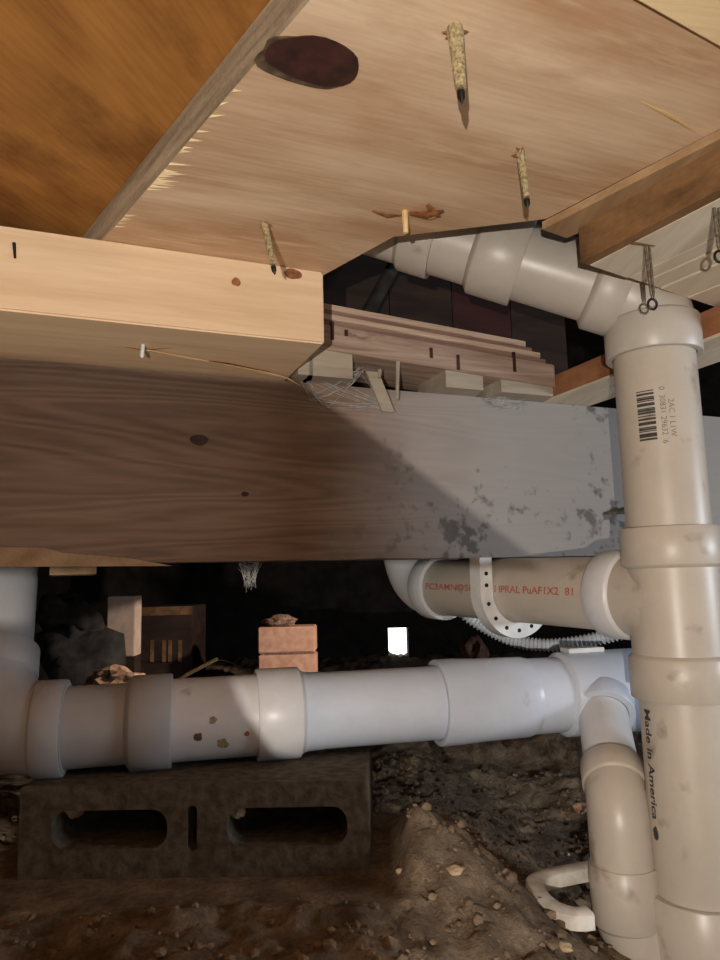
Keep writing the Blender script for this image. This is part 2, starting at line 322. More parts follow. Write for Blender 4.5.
# ------------------------------------------------------------------ girder beam
mb = MB(); x0, x1 = -1.1, 1.3; BT = .042; n = 60; vs = []
for i in range(n+1):
    lx = x0+(x1-x0)*i/n
    chip = .004*max(0, noise.noise(V((lx*14, 0, 3))))+(.007*sst(-.30, -.45, lx))*max(0, noise.noise(V((lx*30, 2, 1)))+.4)
    mb.v += [W(lx, 0, ZB+chip), W(lx, 0, ZT), W(lx, BT, ZT), W(lx, BT, ZB)]
    if i:
        b = i*4
        for k in range(4): mb.f.append([b-4+k, b-4+(k+1) % 4, b+(k+1) % 4, b+k])
mb.f += [[3, 2, 1, 0], [n*4, n*4+1, n*4+2, n*4+3]]
beam = thing('girder_beam', 'long weathered brown wooden beam running across, mouldy at its right end, with cool light tinted in as grey there', 'beam', W(.3, .04, ZB))
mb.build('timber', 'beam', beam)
def disc(name, mat, parent, c, nrm, u, ru, rv, h=.0006, wob=.12, dome=0):
    nrm = V(nrm).normalized(); u = V(u); u = (u-nrm*u.dot(nrm)).normalized(); v = nrm.cross(u); vs = []; n = 28; seed = random.random()*40
    for k in range(n):
        a = 2*math.pi*k/n; q = 1+wob*noise.noise(V((math.cos(a)*1.3, math.sin(a)*1.3, seed)))*2
        vs.append(V(c)+u*math.cos(a)*ru*q+v*math.sin(a)*rv*q)
    vs += [p+nrm*h for p in vs[:n]]+[V(c)+nrm*(h+dome)]
    fs = [[i, (i+1) % n, n+(i+1) % n, n+i] for i in range(n)]+[[n+i, n+(i+1) % n, 2*n] for i in range(n)]
    return mesh(name, vs, fs, mat, parent, smooth=True)
disc('knot', 'knot', beam, pl(199, 440, 0), -EY, EX, .011, .007)
disc('knot', 'knot', beam, pl(245, 494, 0), -EY, EX, .005, .003)
cp = [pl(x, y, -.0003) for x, y in ((-20, 547), (45, 548), (62, 553), (128, 558), (172, 566), (-20, 567))]; k = len(cp)
mesh('split_edge', cp+[p-EY*.003 for p in cp], [list(range(k)), list(range(k, 2*k))[::-1]]+[[i, (i+1) % k, k+(i+1) % k, k+i] for i in range(k)], 'tan_board', beam)
# sliver of metal hooked in the beam beside the stack
MB().sweep([pl(604, 514, -.002), pl(626, 510, -.012)], [.001, .006], 8).build('metal_sliver', 'steel', beam, smooth=True)
# ------------------------------------------------------------------ pale timber block on the beam
TW = -.157
p_end = pl(324, 310, TW); tx1 = lx_of(p_end); tx0 = -.95
tim = thing('support_timber', 'pale new lumber timber resting on top of the beam under the plywood', 'timber', W(-.1, TW/2, ZT))
MB().lbox(tx0, tx1, TW, .05, ZT, ZP).build('timber', 'timber', tim, bevel=.002)
for (x, y, ru, rv) in ((236, 282, .005, .0045), (293, 274, .010, .006)): disc('knot', 'light_knot', tim, pl(x, y, TW), -EY, EX, ru, rv)
# split sliver along the bottom with the bright nail point
def on_tb(x, y, dz=0): return pz(x, y, ZT-dz)
def sliver(name, mat, parent, pts, wid, thick=.0015):
    return MB().sweep(pts, wid, 6, closed_profile=[(thick/.01*math.sin(2*math.pi*k/6)*1.2, math.cos(2*math.pi*k/6)) for k in range(6)]).build(name, mat, parent)
sliver('splinter', 'splinter', tim, [on_tb(118, 346, .001), on_tb(150, 351, .004), on_tb(210, 362, .004), on_tb(262, 372, .004), on_tb(287, 378, .008), on_tb(301, 386, .014)], [.001, .004, .004, .005, .003, .0005])
sliver('splinter', 'light_knot', tim, [on_tb(190, 359, .003), on_tb(225, 363, .005), on_tb(270, 372, .005)], [.001, .003, .001])
def nail(parent, base, tip, r=.0016, crust=0, mat='steel'):
    base = V(base); tip = V(tip); d = tip-base
    o = MB().sweep([base, base+d*.86, tip], [r, r, .0003], 10).build('nail', mat, parent, smooth=True)
    if crust:
        pts = []; rr = []
        for i in range(15):
            t = i/14; pts.append(base+d*t*.8); rr.append(r+crust*(1-.55*t)*(.75+.7*abs(noise.noise(V((t*14, base.x*30, 1))))))
        MB().sweep(pts, rr, 10).build('splinter_sleeve', 'glue_crust', o, smooth=False)
    return o
b_ = on_tb(143, 345); nail(tim, b_, b_+V((0, -.004, -.016)), .0022, 0, 'hanger')
sliver('splinter', 'light_knot', tim, [on_tb(125, 347, .002), on_tb(143, 350, .004), on_tb(172, 348, .001)], [.0005, .002, .0005])
MB().sweep([pl(14, 243, TW), pl(15, 258, TW-.001)], [.0018, .0012], 8).build('nail_hole', 'hole_dark', tim)
# ------------------------------------------------------------------ plywood subfloor patch
PT = .030
ply = thing('plywood_panel', 'light plywood subfloor panel overhead with dark knot and protruding nails', 'plywood', pz(330, 120, ZP))
e0, e1 = pz(310, 0, ZP), pz(105, 238, ZP)
ed = (e1-e0)
near_l = e0-ed*1.6; far_l = e1+ed*.55
h1, h2, h3 = pz(322, 276, ZP), pz(393, 237, ZP), pz(546, 219, ZP)
r1 = pz(720, 129, ZP); rd = (r1-h3); r2 = h3+rd*3.2
poly = [far_l, near_l, r2+EX*.0, r1+EX*.15, h3+EX*.12+EY*.02, h3, h2, h1, W(tx1, TW+.02, 0), W(tx1, .05, 0), W(lx_of(far_l), .05, 0)]
poly = [far_l, near_l, r2, h3, h2, h1, W(tx1-.002, .04, 0)]
MB().prism(poly, ZP, ZP+PT).build('sheet', 'ply_face', ply)
# sawn edge face of the panel: thin plies seen on the side
en = V((ed.y, -ed.x, 0)).normalized()
if en.x > 0: en = -en
for k in range(5):
    z0, z1 = ZP+PT*k/5, ZP+PT*(k+1)/5
    q = .0015+.0006*(k % 2)
    a, b = near_l, far_l
    MB().hull8([(a.x, a.y, z0), (b.x, b.y, z0), (b.x+en.x*q, b.y+en.y*q, z0), (a.x+en.x*q, a.y+en.y*q, z0), (a.x, a.y, z1), (b.x, b.y, z1), (b.x+en.x*q, b.y+en.y*q, z1), (a.x+en.x*q, a.y+en.y*q, z1)]).build('ply_layer', 'ply_edge', ply)
for i in range(26):
    t = random.choice([random.uniform(.25, .95), random.gauss(.62, .06)]); l = random.uniform(.004, .012) if abs(t-.62) > .1 else random.uniform(.008, .024)
    p = e0+ed*t; q = p+EX*l+EY*random.uniform(-.004, .002); wd = random.uniform(.003, .007); tl_ = ed.normalized()
    MB().add([p+V((0, 0, -.0001)), p+tl_*wd+V((0, 0, -.0001)), q+V((0, 0, -.0001)), p+tl_*wd*.5+V((0, 0, -.0012))], [[0, 1, 2], [0, 3, 1], [1, 3, 2], [2, 3, 0]]).build('splinter', 'pale_strip', ply)
DN = V((0, 0, -1))
c = pz(313, 61, ZP); u = pz(355, 72, ZP)-pz(270, 48, ZP)
k_ = disc('knot_rim', 'knot_rim', ply, pz(306, 62, ZP), DN, u, u.length*.56, .0225, .0005)
disc('knot', 'knot', ply, c+DN*.0004, DN, u, u.length*.54, .0215, .0006, .08)
for (bx, by, tx, ty, r, cr) in ((455, 28, 462, 104, .0022, .0042), (520, 150, 528, 209, .0018, .0022), (264, 222, 275, 275, .0018, .0022)):
    b_ = pz(bx, by, ZP); L_ = .04 if by < 100 else .032
    rr = ray(tx, ty); t = (b_.z-L_-HC)/rr.z
    # keep the tip near its base: search the drop that puts it on the pixel closest below the base
    best = min(((CAM+rr*((ZP-d-HC)/rr.z)) for d in [i*.001 for i in range(8, 70)]), key=lambda q: (q-b_).xy.length)
    o = nail(ply, b_, best, r, cr, 'steel'); dd = (best-b_)
    MB().sweep([best-dd*.16, best-dd*.08, best], [.0026, .0024, .0003], 10).build('nail_point', 'dark_steel', o, smooth=True)
    for s_ in range(4):
        a = random.random()*6.28; q = b_+V((math.cos(a), math.sin(a), 0))*.009
        MB().add([b_+V((.002, 0, 0)), b_+V((0, .003, 0)), q+V((0, 0, -.002)), b_+V((0, 0, -.006))], [[0, 1, 2], [0, 3, 1], [1, 3, 2], [2, 3, 0]]).build('splinter', 'light_knot', ply)
# torn splinters by the hole edge
for (x, y, dx, dy, wd, mt) in ((410, 214, 34, -3, .007, 'light_knot'), (418, 212, 22, 4, .005, 'splinter'), (372, 211, 30, 4, .003, 'light_knot'), (428, 205, 12, 12, .005, 'light_knot')):
    a = pz(x, y, ZP-.001); b = pz(x+dx, y+dy, ZP-.003); s = MB().sweep([a, (a+b)/2+V((0, 0, -.003)), b], [wd*.5, wd, wd*.3], 7, closed_profile=[(.35*math.cos(2*math.pi*k/7), math.sin(2*math.pi*k/7)) for k in range(7)]).build('splinter', mt, ply)
a = pz(405, 211, ZP); MB().sweep([a, a+V((0, 0, -.022))], [.003, .0024], 6).build('splinter', 'splinter', ply)
# thin lifted veneer ridge and pale lumber strip nailed beneath the sheet
sliver('splinter', 'splinter', ply, [pz(640, 101, ZP), pz(672, 117, ZP-.001), pz(697, 133, ZP)], [.0005, .002, .0005])
a, b = pz(622, -12, ZP), pz(735, 52, ZP); sd = (b-a).normalized(); sn = V((sd.y, -sd.x, 0))
if (CAM-a).dot(sn) < 0: sn = -sn
a -= sd*.3; b += sd*.3
strip = MB().prism([a, b, b+sn*.07, a+sn*.07], ZP-.004, ZP-.0005)
tag(strip.build('furring_strip', 'pale_strip', bevel=.0015), 'pale yellow lumber strip against the plywood, top right corner', 'lumber')
# ------------------------------------------------------------------ old subfloor (higher, on the left)
q0, q1 = near_l, far_l
poly = [q0-en*.02, q1-en*.02, q1+en*.9, q0+en*.9]
tag(MB().prism(poly, ZP+PT+.001, ZP+PT+.02).build('subfloor_sheet', 'old_subfloor'), 'old subfloor sheet at the upper left above the cut edge, shade and warm bounce put into its orange', 'plywood')
# ------------------------------------------------------------------ layered old floor edge on the beam
lay = thing('old_floor_edge', 'broken layered old plywood and board resting on the beam beside the hole', 'lumber', W(.45, 0, ZT))
OH = -.04
xa = tx1+.001; xb = lx_of(pl(548, 372, OH)); xc = xb+.035
def tz(lx): return .012-.024*max(0, min(1.2, (lx-xa)/(xb-xa)))
def lprism(lx0, lx1a, lx1b, y0, y1, z0, z1):
    a0, a1, a2 = tz(lx0), tz(lx1a), tz(lx1b); k = 0 if z0 <= ZT+1e-6 else 1
    return MB().hull8([W(lx0, y0, z0+a0*k), W(lx1a, y0, z0+a1*k), W(lx1b, y1, z0+a2*k), W(lx0, y1, z0+a0*k), W(lx0, y0, z1+a0), W(lx1a, y0, z1+a1), W(lx1b, y1, z1+a2), W(lx0, y1, z1+a0)])
def lprism_flat(lx0, lx1a, lx1b, y0, y1, z0, z1):
    return MB().hull8([W(lx0, y0, z0), W(lx1a, y0, z0), W(lx1b, y1, z0), W(lx0, y1, z0), W(lx0, y0, z1), W(lx1a, y0, z1), W(lx1b, y1, z1), W(lx0, y1, z1)])
zz = ZT+.026
lprism(xa, xb+.012, xc+.02, OH, .075, zz, zz+.034).build('board', 'pink_board', lay, bevel=.001)
z = zz+.034
for k, (th, mt, inset) in enumerate(((.0075, 'red_ply', .004), (.007, 'pale_ply', 0), (.0065, 'red_ply', .003), (.0075, 'pale_ply', .001))):
    lprism(xa, xb-.012*k, xc+.01-.012*k, OH+inset, .075, z, z+th).build('ply_layer', mt, lay); z += th
for (x_, w_, hh) in ((xa+.02, .06, .012), (xa+.005, .02, .01), (xb-.08, .09, .012), (xb-.17, .06, .010)):
    lprism(x_, x_+w_, x_+w_+.02, OH+.004, .05, ZT, zz).build('shim', 'shim', lay)
for (px_, py0, py1) in ((331, 322, 340), (345, 330, 336), (430, 348, 358), (457, 355, 370), (513, 352, 372)):
    a, b = pl(px_, py0, OH), pl(px_+2, py1, OH); MB().obox((a+b)/2, EX, EY, V((0, 0, 1)), .0022, .0015, (a-b).length/2).build('nail_slot', 'knot', lay)
for (px_, y0, y1) in ((398, 362, 400), (380, 370, 378)):
    a, b = pl(px_, y0, OH-.002), pl(px_-1, y1, OH-.004); MB().sweep([a, b], [.003, .0022], 7).build('splinter', 'shim', lay)
a, b = pl(372, 372, OH), pl(388, 412, OH+.01); MB().obox((a+b)/2, EX, EY, (a-b).normalized(), .009, .002, (a-b).length/2).build('shim', 'shim', lay)
# cobwebs
def cobweb(label, pts, n=26):
    mb = MB()
    for i in range(n):
        a, b = random.choice(pts), random.choice(pts)
        if a is b: continue
        j = lambda: V((random.gauss(0, .004), random.gauss(0, .003), random.gauss(0, .004)))
        a = a+j(); b = b+j(); m_ = (a+b)/2+V((0, 0, -.003))
        mb.sweep([a, m_, b], [.0002, .00035, .0002], 4)
    return mb
mb = cobweb('', [pl(486, 401, -.002), pl(505, 396, -.012), pl(527, 404, -.002), pl(515, 406, -.01), pl(498, 404, -.01)], 70)
tag(mb.build('cobweb', 'web', smooth=True), 'white cobweb clump on the upper beam right of the shims', 'cobweb', 'cobwebs', kind=None)
mb = cobweb('', [pl(300, 372, -.01), pl(345, 385, -.02), pl(360, 372, -.03), pl(330, 410, -.003), pl(385, 405, -.01), pl(310, 398, -.003)], 46)
tag(mb.build('cobweb', 'web', smooth=True), 'faint thin cobweb strands under the right end of the pale timber', 'cobweb', 'cobwebs')
mb = cobweb('', [W(lx_of(pl(240, 570, .03)), .03, ZB), W(lx_of(pl(258, 570, .03)), .03, ZB), W(lx_of(pl(249, 570, .03)), .03, ZB-.012), W(lx_of(pl(249, 570, .03)), .03, ZB-.03)], 60)
tag(mb.build('cobweb', 'web', smooth=True), 'small grey cobweb tuft hanging below the beam bottom edge', 'cobweb', 'cobwebs')
# ------------------------------------------------------------------ right-hand boards
ZR = ZP-.045
g1 = pz(581, 263, ZR); g2 = pz(720, 190, ZR); gd = (g2-g1); g3 = g1+gd*3
f1 = pz(700, 303, ZR); f2 = f1+(f1-g1)*1.6
rp = thing('old_floor_board', 'whitish old floor boards with dark brown sawn edge at the right', 'lumber', g1)
gn = V((-gd.y, gd.x, 0)).normalized()
if gn.x < 0: gn = -gn
LW = (f2-g1).length
MB().prism([g1, g3, g3+gn*.012, g1+(f2-g1).normalized()*.012], ZR+.0005, ZP-.009).build('sawn_edge', 'brown_board', rp)
ff = (f2-g1).normalized()
u1, u2 = pz(542, 221, ZP), pz(720, 128, ZP); u3 = u1+(u2-u1)*3
MB().prism([u1, u3, u3+ff*.09, u1+ff*.035], ZP-.0009-.008, ZP-.0009).build('batten', 'tan_board', rp)
s0 = .0125
for wd in (.062, .024, .03, .05, .06):
    a = g1+ff*s0; b = g1+ff*(s0+wd-.0022); c_ = b+(g3-g1); d_ = a+(g3-g1)
    MB().prism([a, b, c_, d_], ZR+random.uniform(0, .0015), ZP-.009).build('plank', 'white_board', rp, bevel=.0008); s0 += wd
for (bx, by, tx, ty, cr) in ((645, 246, 652, 300, .0012), (714, 208, 719, 252, .0014)):
    b_ = pz(bx, by, ZR); rr = ray(tx, ty)
    best = min(((CAM+rr*((ZR-d-HC)/rr.z)) for d in [i*.001 for i in range(8, 60)]), key=lambda q: (q-b_).xy.length)
    o = nail(rp, b_, best, .0014, 0, 'steel')
    o2 = nail(rp, b_+V((.004, 0, 0)), best+V((.002, 0, 0)), .0012, 0, 'steel')
    cc = [best+V((.004*math.cos(t), 0, -.004+.005*math.sin(t))) for t in [i*.45 for i in range(15)]]
    MB().sweep(cc, .0012, 8).build('nail_hook', 'dark_steel', o, smooth=True)
a = pz(632, 243, ZR-.001); b = pz(655, 246, ZR-.004); sliver('splinter', 'brown_board', rp, [a, b], [.003, .001])
# nailer running from the beam towards the viewer
e1_ = pl(545, 389, -.003); e1_ = V((e1_.x, e1_.y, ZT)); e2_ = pz(718, 337, ZT)
nd = (e2_-e1_).normalized(); nn_ = V((-nd.y, nd.x, 0))
if nn_.x < 0: nn_ = -nn_
nl = thing('floor_nailer', 'reddish brown nailer with pale underside running off the beam behind the stack', 'lumber', e1_)
s_ = e1_-nd*.10; t_ = e1_+nd*.9
for k, (w0, w1, mt) in enumerate(((.0, .034, 'white_board'), (.036, .085, 'white_board'))):
    MB().prism([s_+nn_*w0, t_+nn_*w0, t_+nn_*w1, s_+nn_*w1], ZT+.0005, ZT+.004).build('underside_strip', mt, nl)
MB().prism([s_, t_, t_+nn_*.085, s_+nn_*.085], ZT+.004, ZT+.036).build('board', 'red_board', nl, bevel=.001)
MB().prism([s_+nn_*.02, t_+nn_*.02, t_+nn_*.085, s_+nn_*.085], ZT+.036, ZR-.0008 if ZR-.0008 > ZT+.037 else ZT+.038).build('upper_board', 'brown_board', nl, bevel=.001)
# dark boards inside the floor cavity, seen through the hole
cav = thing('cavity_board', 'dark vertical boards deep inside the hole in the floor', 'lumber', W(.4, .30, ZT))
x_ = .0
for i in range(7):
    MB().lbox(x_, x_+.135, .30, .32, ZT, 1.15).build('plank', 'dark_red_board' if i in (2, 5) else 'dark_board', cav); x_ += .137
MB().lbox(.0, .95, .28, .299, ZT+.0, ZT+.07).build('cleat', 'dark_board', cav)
a, b = pl(375, 300, .2), pl(405, 245, .2)
tag(MB().sweep([a-(b-a)*.5, b+(b-a)*.8], .012, 16).build('vent_pipe', 'grey_rag', smooth=True), 'thin grey slanted strut inside the dark hole', 'strut')
# ------------------------------------------------------------------ pipes
R3, H3, R2, H2 = .0445, .0525, .0302, .0365
def hub(mb, p, d, L, r_in, r_out, mouth=True, n=48):
    """socket collar: p = inner end, mouth towards +d"""
    ch = .002
    prof = [(-.005, r_in*.985), (-.001, r_out-.0032), (.0008, r_out-.0008), (.0022, r_out), (L-.0012, r_out), (L, r_out-.0009), (L, r_in+.0014), (L-.006, r_in*.98)]
    mb.lathe(p, d, prof, n)
def tube(mb, a, b, r, n=48):
    mb.lathe(a, V(b)-V(a), [(0, r*.9), (0, r), ((V(b)-V(a)).length, r), ((V(b)-V(a)).length, r*.9)], n)
def arc(p0, d0, d1, rad, n=14):
    """quarter-ish bend leaving p0 along d0 and ending along d1"""
    d0 = V(d0).normalized(); d1 = V(d1).normalized(); ang = d0.angle(d1); nrm = d0.cross(d1).normalized(); side = nrm.cross(d0)
    c = V(p0)+side*rad; return [c+(-side*math.cos(ang*i/n)+d0*math.sin(ang*i/n))*rad for i in range(n+1)]
SA = py_(660, 430, .79); SXY = V((SA.x, SA.y, 0))
def sz(y):                                            # height on the stack axis for an image row
    lo, hi = -.3, .8
    for _ in range(40):
        m_ = (lo+hi)/2; P = V((SXY.x, SXY.y, m_))-CAM; yy = 480-F*P.dot(UP)/P.dot(FW)
        if yy > y: lo = m_
        else: hi = m_
    return lo
def S(z): return V((SXY.x, SXY.y, z))
ZU = V((0, 0, 1))
stack = thing('drain_stack', 'tall cream vertical drain pipe with fittings at the right, printed barcode near its top', 'pipe', S(-.2))
mb = MB(); tube(mb, S(sz(535)), S(sz(345)), R3); up_pipe = mb.build('upper_pipe', 'pvc_cream', stack, smooth=True)
# top bend
mb = MB(); zt = sz(322); hub(mb, S(zt), -ZU, zt-sz(358), R3, H3)
AP0 = py_(450, 226, .81)
bend_dir = (AP0-S(zt+.045)).normalized()
bp = arc(S(zt-.01), ZU, bend_dir, .052)
mb.sweep([S(zt-.02)]+bp+[bp[-1]+bend_dir*.012], .0475, 44); mb.build('top_bend', 'pvc_arm', stack, smooth=True)
AB = bp[-1]+bend_dir*.008                             # start of the toilet arm
# wye body
BR = py_(440, 587, 1.17)
zbr = sz(596)
bdir = V((BR.x-SXY.x, BR.y-SXY.y, BR.z-zbr)).normalized()
mb = MB()
hub(mb, S(sz(566)), ZU, sz(528)-sz(566), R3, H3); tube(mb, S(sz(668)), S(sz(560)), .0478)
hub(mb, S(sz(655)), -ZU, sz(655)-sz(697), R3, H3)
hs = .052
tube(mb, S(zbr), S(zbr)+bdir*(hs+.02), .0485)
ap = []
for i in range(9):
    t = i/8; ap.append(S(zbr)*(1-t)**2+ (S(zbr)-bdir*0+V((0, 0, -.0)))*2*t*(1-t)+S(sz(640))*t*t+bdir*(hs+.01)*(1-t)**2)
mb.sweep(ap, [.047]*9, 40)
mb.build('wye_body', 'pvc_cream', stack, smooth=True)
mb = MB(); hub(mb, S(zbr)+bdir*hs, bdir, .034, R3, H3); mb.build('branch_socket', 'pvc_white', stack, smooth=True)
mb = MB(); tube(mb, S(-.16), S(sz(690)), R3); low_pipe = mb.build('lower_pipe', 'pvc_cream', stack, smooth=True)
mb = MB(); hub(mb, S(sz(892)-.09), ZU, .09, R3, H3); mb.build('bottom_socket', 'pvc_cream', stack, smooth=True)
# little trap adapter stub behind the right of the wye
a = S(sz(575))+V((.045, .03, 0)); mb = MB(); tube(mb, a, a+V((.05, .03, 0)), .022, 24); mb.build('stub', 'pvc_white', stack, smooth=True)
# ---- print on pipes
VN = (V((0, 0, 0))-SXY).normalized(); VR = V((-VN.y, VN.x, 0))
if VR.x < 0: VR = -VR
def wrap(axis, along, nrm, s, v, r):
    side = V(nrm).cross(V(along)); a = v/r
    return V(axis)+V(along)*s+(V(nrm)*math.cos(a)+side*math.sin(a))*r
def text_verts(txt, size, bold=0):
    cu = bpy.data.curves.new('t', 'FONT'); cu.body = txt; cu.size = size; cu.resolution_u = 3; cu.offset = size*bold
    ob = bpy.data.objects.new('t', cu); C.objects.link(ob)
    dg = bpy.context.evaluated_depsgraph_get(); dg.update(); me = ob.evaluated_get(dg).to_mesh()
    bm = bmesh.new(); bm.from_mesh(me); bmesh.ops.triangulate(bm, faces=bm.faces)
    bmesh.ops.subdivide_edges(bm, edges=[e for e in bm.edges if e.calc_length() > size*.25], cuts=1)
    bmesh.ops.triangulate(bm, faces=bm.faces)
    vs = [v.co.copy() for v in bm.verts]; fs = [[v.index for v in f.verts] for f in bm.faces]
    bm.free(); bpy.data.objects.remove(ob); return vs, fs
def print_text(name, txt, size, mat, parent, axis, along, nrm, r, v0=0, length=None, flip=1, bold=0):
    vs, fs = text_verts(txt, size, bold); xm = max(v.x for v in vs); k = (length/xm) if length else 1
    m_ = mesh(name, [wrap(axis, along, nrm, v.x*k, v0+flip*v.y, r+.0003) for v in vs], fs, mat, parent)
    return m_
# barcode: bars stacked down the pipe
rb = R3+.0003; zc0, zc1 = sz(398), sz(446); mb = MB()
vleft, vright = -R3*math.asin(.47), -R3*math.asin(.07)
bars = [1, 1, 2, 1, 1, 2, 1, 1, 3, 1, 1, 2, 2, 1, 1, 1, 2, 1, 3, 1, 1, 2, 1, 1, 4, 2]; tot = sum(bars); z = zc0
side = VR
for i, b in enumerate(bars):
    h = (zc0-zc1)*b/tot
    if i % 2 == 0 or b == 2:
        vs = []
        for k in range(7):
            a = (vleft+(vright-vleft)*k/6)/R3; dr = VN*math.cos(a)+VR*math.sin(a)
            vs += [S(z)+dr*rb, S(z-h*.82)+dr*rb]
        mb.add(vs, [[2*k, 2*k+1, 2*k+3, 2*k+2] for k in range(6)])
    z -= h
mb.build('barcode_print', 'ink_black', up_pipe)
DZ = V((0, 0, -1))
sgn = 1 if VN.cross(DZ).dot(VR) > 0 else -1
print_text('number_print', '0  30831 29632  6', .0085, 'ink_faint', up_pipe, S(sz(396)), DZ, VN, R3, sgn*R3*math.asin(.05), sz(396)-sz(450), sgn)
print_text('code_print', '2AC 1 L1W', .0085, 'ink_faint', up_pipe, S(sz(408)), DZ, VN, R3, sgn*R3*math.asin(.24), sz(408)-sz(444), sgn)
print_text('lettering', 'Made in America', .014, 'ink_black', low_pipe, S(sz(706)), DZ, VN, R3, -sgn*R3*math.asin(.87), sz(706)-sz(816), sgn, .02)
disc('ink_mark', 'ink_black', low_pipe, S(sz(829))+(VN*.57+VR*-.822)*(R3-.0002), VN*.57+VR*-.822, ZU, .007, .004)
# ---- toilet arm in the hole
arm = thing('toilet_arm_pipe', 'white drain pipe running through the hole in the plywood to the stack bend', 'pipe', AB)
tip = AB+bend_dir*.42
mb = MB(); tube(mb, AB, tip, R3); mb.build('pipe', 'pvc_arm', arm, smooth=True)
mb = MB(); hub(mb, AB+bend_dir*.022, -bend_dir, .034, R3, H3); mb.build('socket', 'pvc_arm', arm, smooth=True)
mb = MB(); hub(mb, AB+bend_dir*.165, -bend_dir, .055, R3, H3); mb.build('socket', 'pvc_arm', arm, smooth=True)
mb = MB(); hub(mb, AB+bend_dir*.255, -bend_dir, .04, R3, H3*.97); mb.build('socket', 'pvc_arm', arm, smooth=True)
# ---- arm under the beam
SB = S(zbr)
def on_b(t): return SB+(BR-SB)*t
ub = thing('under_beam_pipe', 'cream pipe with red lettering passing under the beam from the stack', 'pipe', on_b(.5))
mb = MB(); tube(mb, SB+bdir*(hs+.02), BR+bdir*.02, R3); ubp = mb.build('pipe', 'pvc_cream', ub, smooth=True)
mb = MB(); hub(mb, BR+bdir*.02, -bdir, .036, R3, H3)
bp = arc(BR+bdir*.02, bdir, V((-.2, .1, 1)), .055); mb.sweep([BR+bdir*.008]+bp+[bp[-1]+V((-.02, .01, .1))], .047, 40)
mb.build('elbow', 'pvc_white', ub, smooth=True)
# red lettering facing the viewer
mid = on_b(.6); vn = (CAM-mid); vn = (vn-bdir*vn.dot(bdir)).normalized()
L_ = (BR-SB).length
al = -bdir                                              # reads left to right towards the stack
sg = 1 if vn.cross(al).z > 0 else -1
print_text('lettering', 'FC3AMNOSI', .013, 'ink_red', ubp, on_b(.95), al, vn, R3, -sg*.004, L_*.26, sg, .02)
print_text('lettering', 'I IPRAL PuAF1X2  81', .013, 'ink_red', ubp, on_b(.57), al, vn, R3, -sg*.004, L_*.33, sg, .02)
# ---- plastic J hanger
rc = on_b(.60); d_ = bdir; hv = ZU-d_*ZU.dot(d_); hv.normalize(); hu = d_.cross(hv)
if hu.dot(RT) < 0: hu = -hu
ri, ro = R3+.0008, .0665
hang = thing('pipe_hanger', 'white perforated plastic hook hanger holding the pipe below the beam', 'hanger', rc)
prof = []
for i in range(25):
    a = math.radians(180+ (355-180)*i/24); prof.append((math.cos(a), math.sin(a)))
outer = [rc+(hu*c*ro+hv*s*ro) for c, s in prof]; inner = [rc+(hu*c*ri+hv*s*ri) for c, s in prof]
top = ZB-.0005-rc.z
outer = [rc-hu*ro+hv*(top/hv.z)]+outer; inner = [rc-hu*ri+hv*(top/hv.z)]+inner
mb = MB(); n = len(outer); hw = .011
q = []
for sgn2 in (-1, 1): q += [p+d_*hw*sgn2 for p in outer]+[p+d_*hw*sgn2 for p in inner]
fs = []
for i in range(n-1):
    fs += [[i, i+1, n+i+1, n+i], [2*n+i, 3*n+i, 3*n+i+1, 2*n+i+1], [i, 2*n+i, 2*n+i+1, i+1], [n+i, n+i+1, 3*n+i+1, 3*n+i]]
fs += [[0, n, 3*n, 2*n], [n-1, 3*n-1, 4*n-1, 2*n-1][::1]]
mb.add(q, fs); mb.build('hook', 'hanger', hang, smooth=True)
rm_ = (ri+ro)/2; fc = -d_
for a in (198, 222, 246, 270, 294, 318, 340):
    p = rc+hu*math.cos(math.radians(a))*rm_+hv*math.sin(math.radians(a))*rm_-d_*hw
    disc('hole', 'hole_dark', hang, p, fc, hu, .0032, .0028, .0003, .03)
for zz_ in (.008, .024):
    disc('hole', 'hole_dark', hang, rc-hu*rm_+hv*zz_-d_*hw, fc, hu, .0032, .0028, .0003, .03)
# ---- main lower drain
ma, mb_ = py_(110, 724, .835), py_(540, 697, .955)
ma.z = mb_.z = .1425
md = (mb_-ma).normalized()
def mt(px):                                            # point on the main axis under an image column
    lo, hi = -1., 1.5
    for _ in range(40):
        m_ = (lo+hi)/2; P = ma+md*m_-CAM; x = 360+F*P.dot(RT)/P.dot(FW)
        if x < px: lo = m_
        else: hi = m_
    return ma+md*lo
main = thing('main_drain_pipe', 'long white horizontal drain pipe lying across the concrete block', 'pipe', V((mt(300).x, mt(300).y, .0)))
e_start = mt(48)
# elbow and riser at the left
rad = .072
LEAN = V((-.20, .50, .85)).normalized(); er = arc(e_start, -md, LEAN, rad)
mb = MB(); mb.sweep([e_start+md*.02]+er+[er[-1]+LEAN*.01], .0490, 44)
hub(mb, e_start-md*.012, md, (mt(66)-e_start).length+.012, R3, H3); hub(mb, er[-1]-LEAN*.004, LEAN, .034, R3, H3)
mb.build('elbow', 'pvc_shaded', main, smooth=True)
mb = MB(); tube(mb, er[-1], er[-1]+LEAN*.30, R3); mb.build('riser', 'pvc_shaded', main, smooth=True)
def seg(name, a, b, mat, r=R3): mb = MB(); tube(mb, mt(a), mt(b), r); return mb.build(name, mat, main, smooth=True)
seg('pipe', 60, 150, 'pvc_shaded')
mb = MB(); hub(mb, mt(131), md, (mt(172)-mt(131)).length, R3, H3); mb.build('socket', 'pvc_shaded', main, smooth=True)
seg('pipe', 150, 275, 'pvc_white', .0462)
mb = MB(); L1 = (mt(299)-mt(256)).length; hub(mb, mt(299), -md, L1, .0462, H3*1.0)
mb.build('socket', 'pvc_white', main, smooth=True)
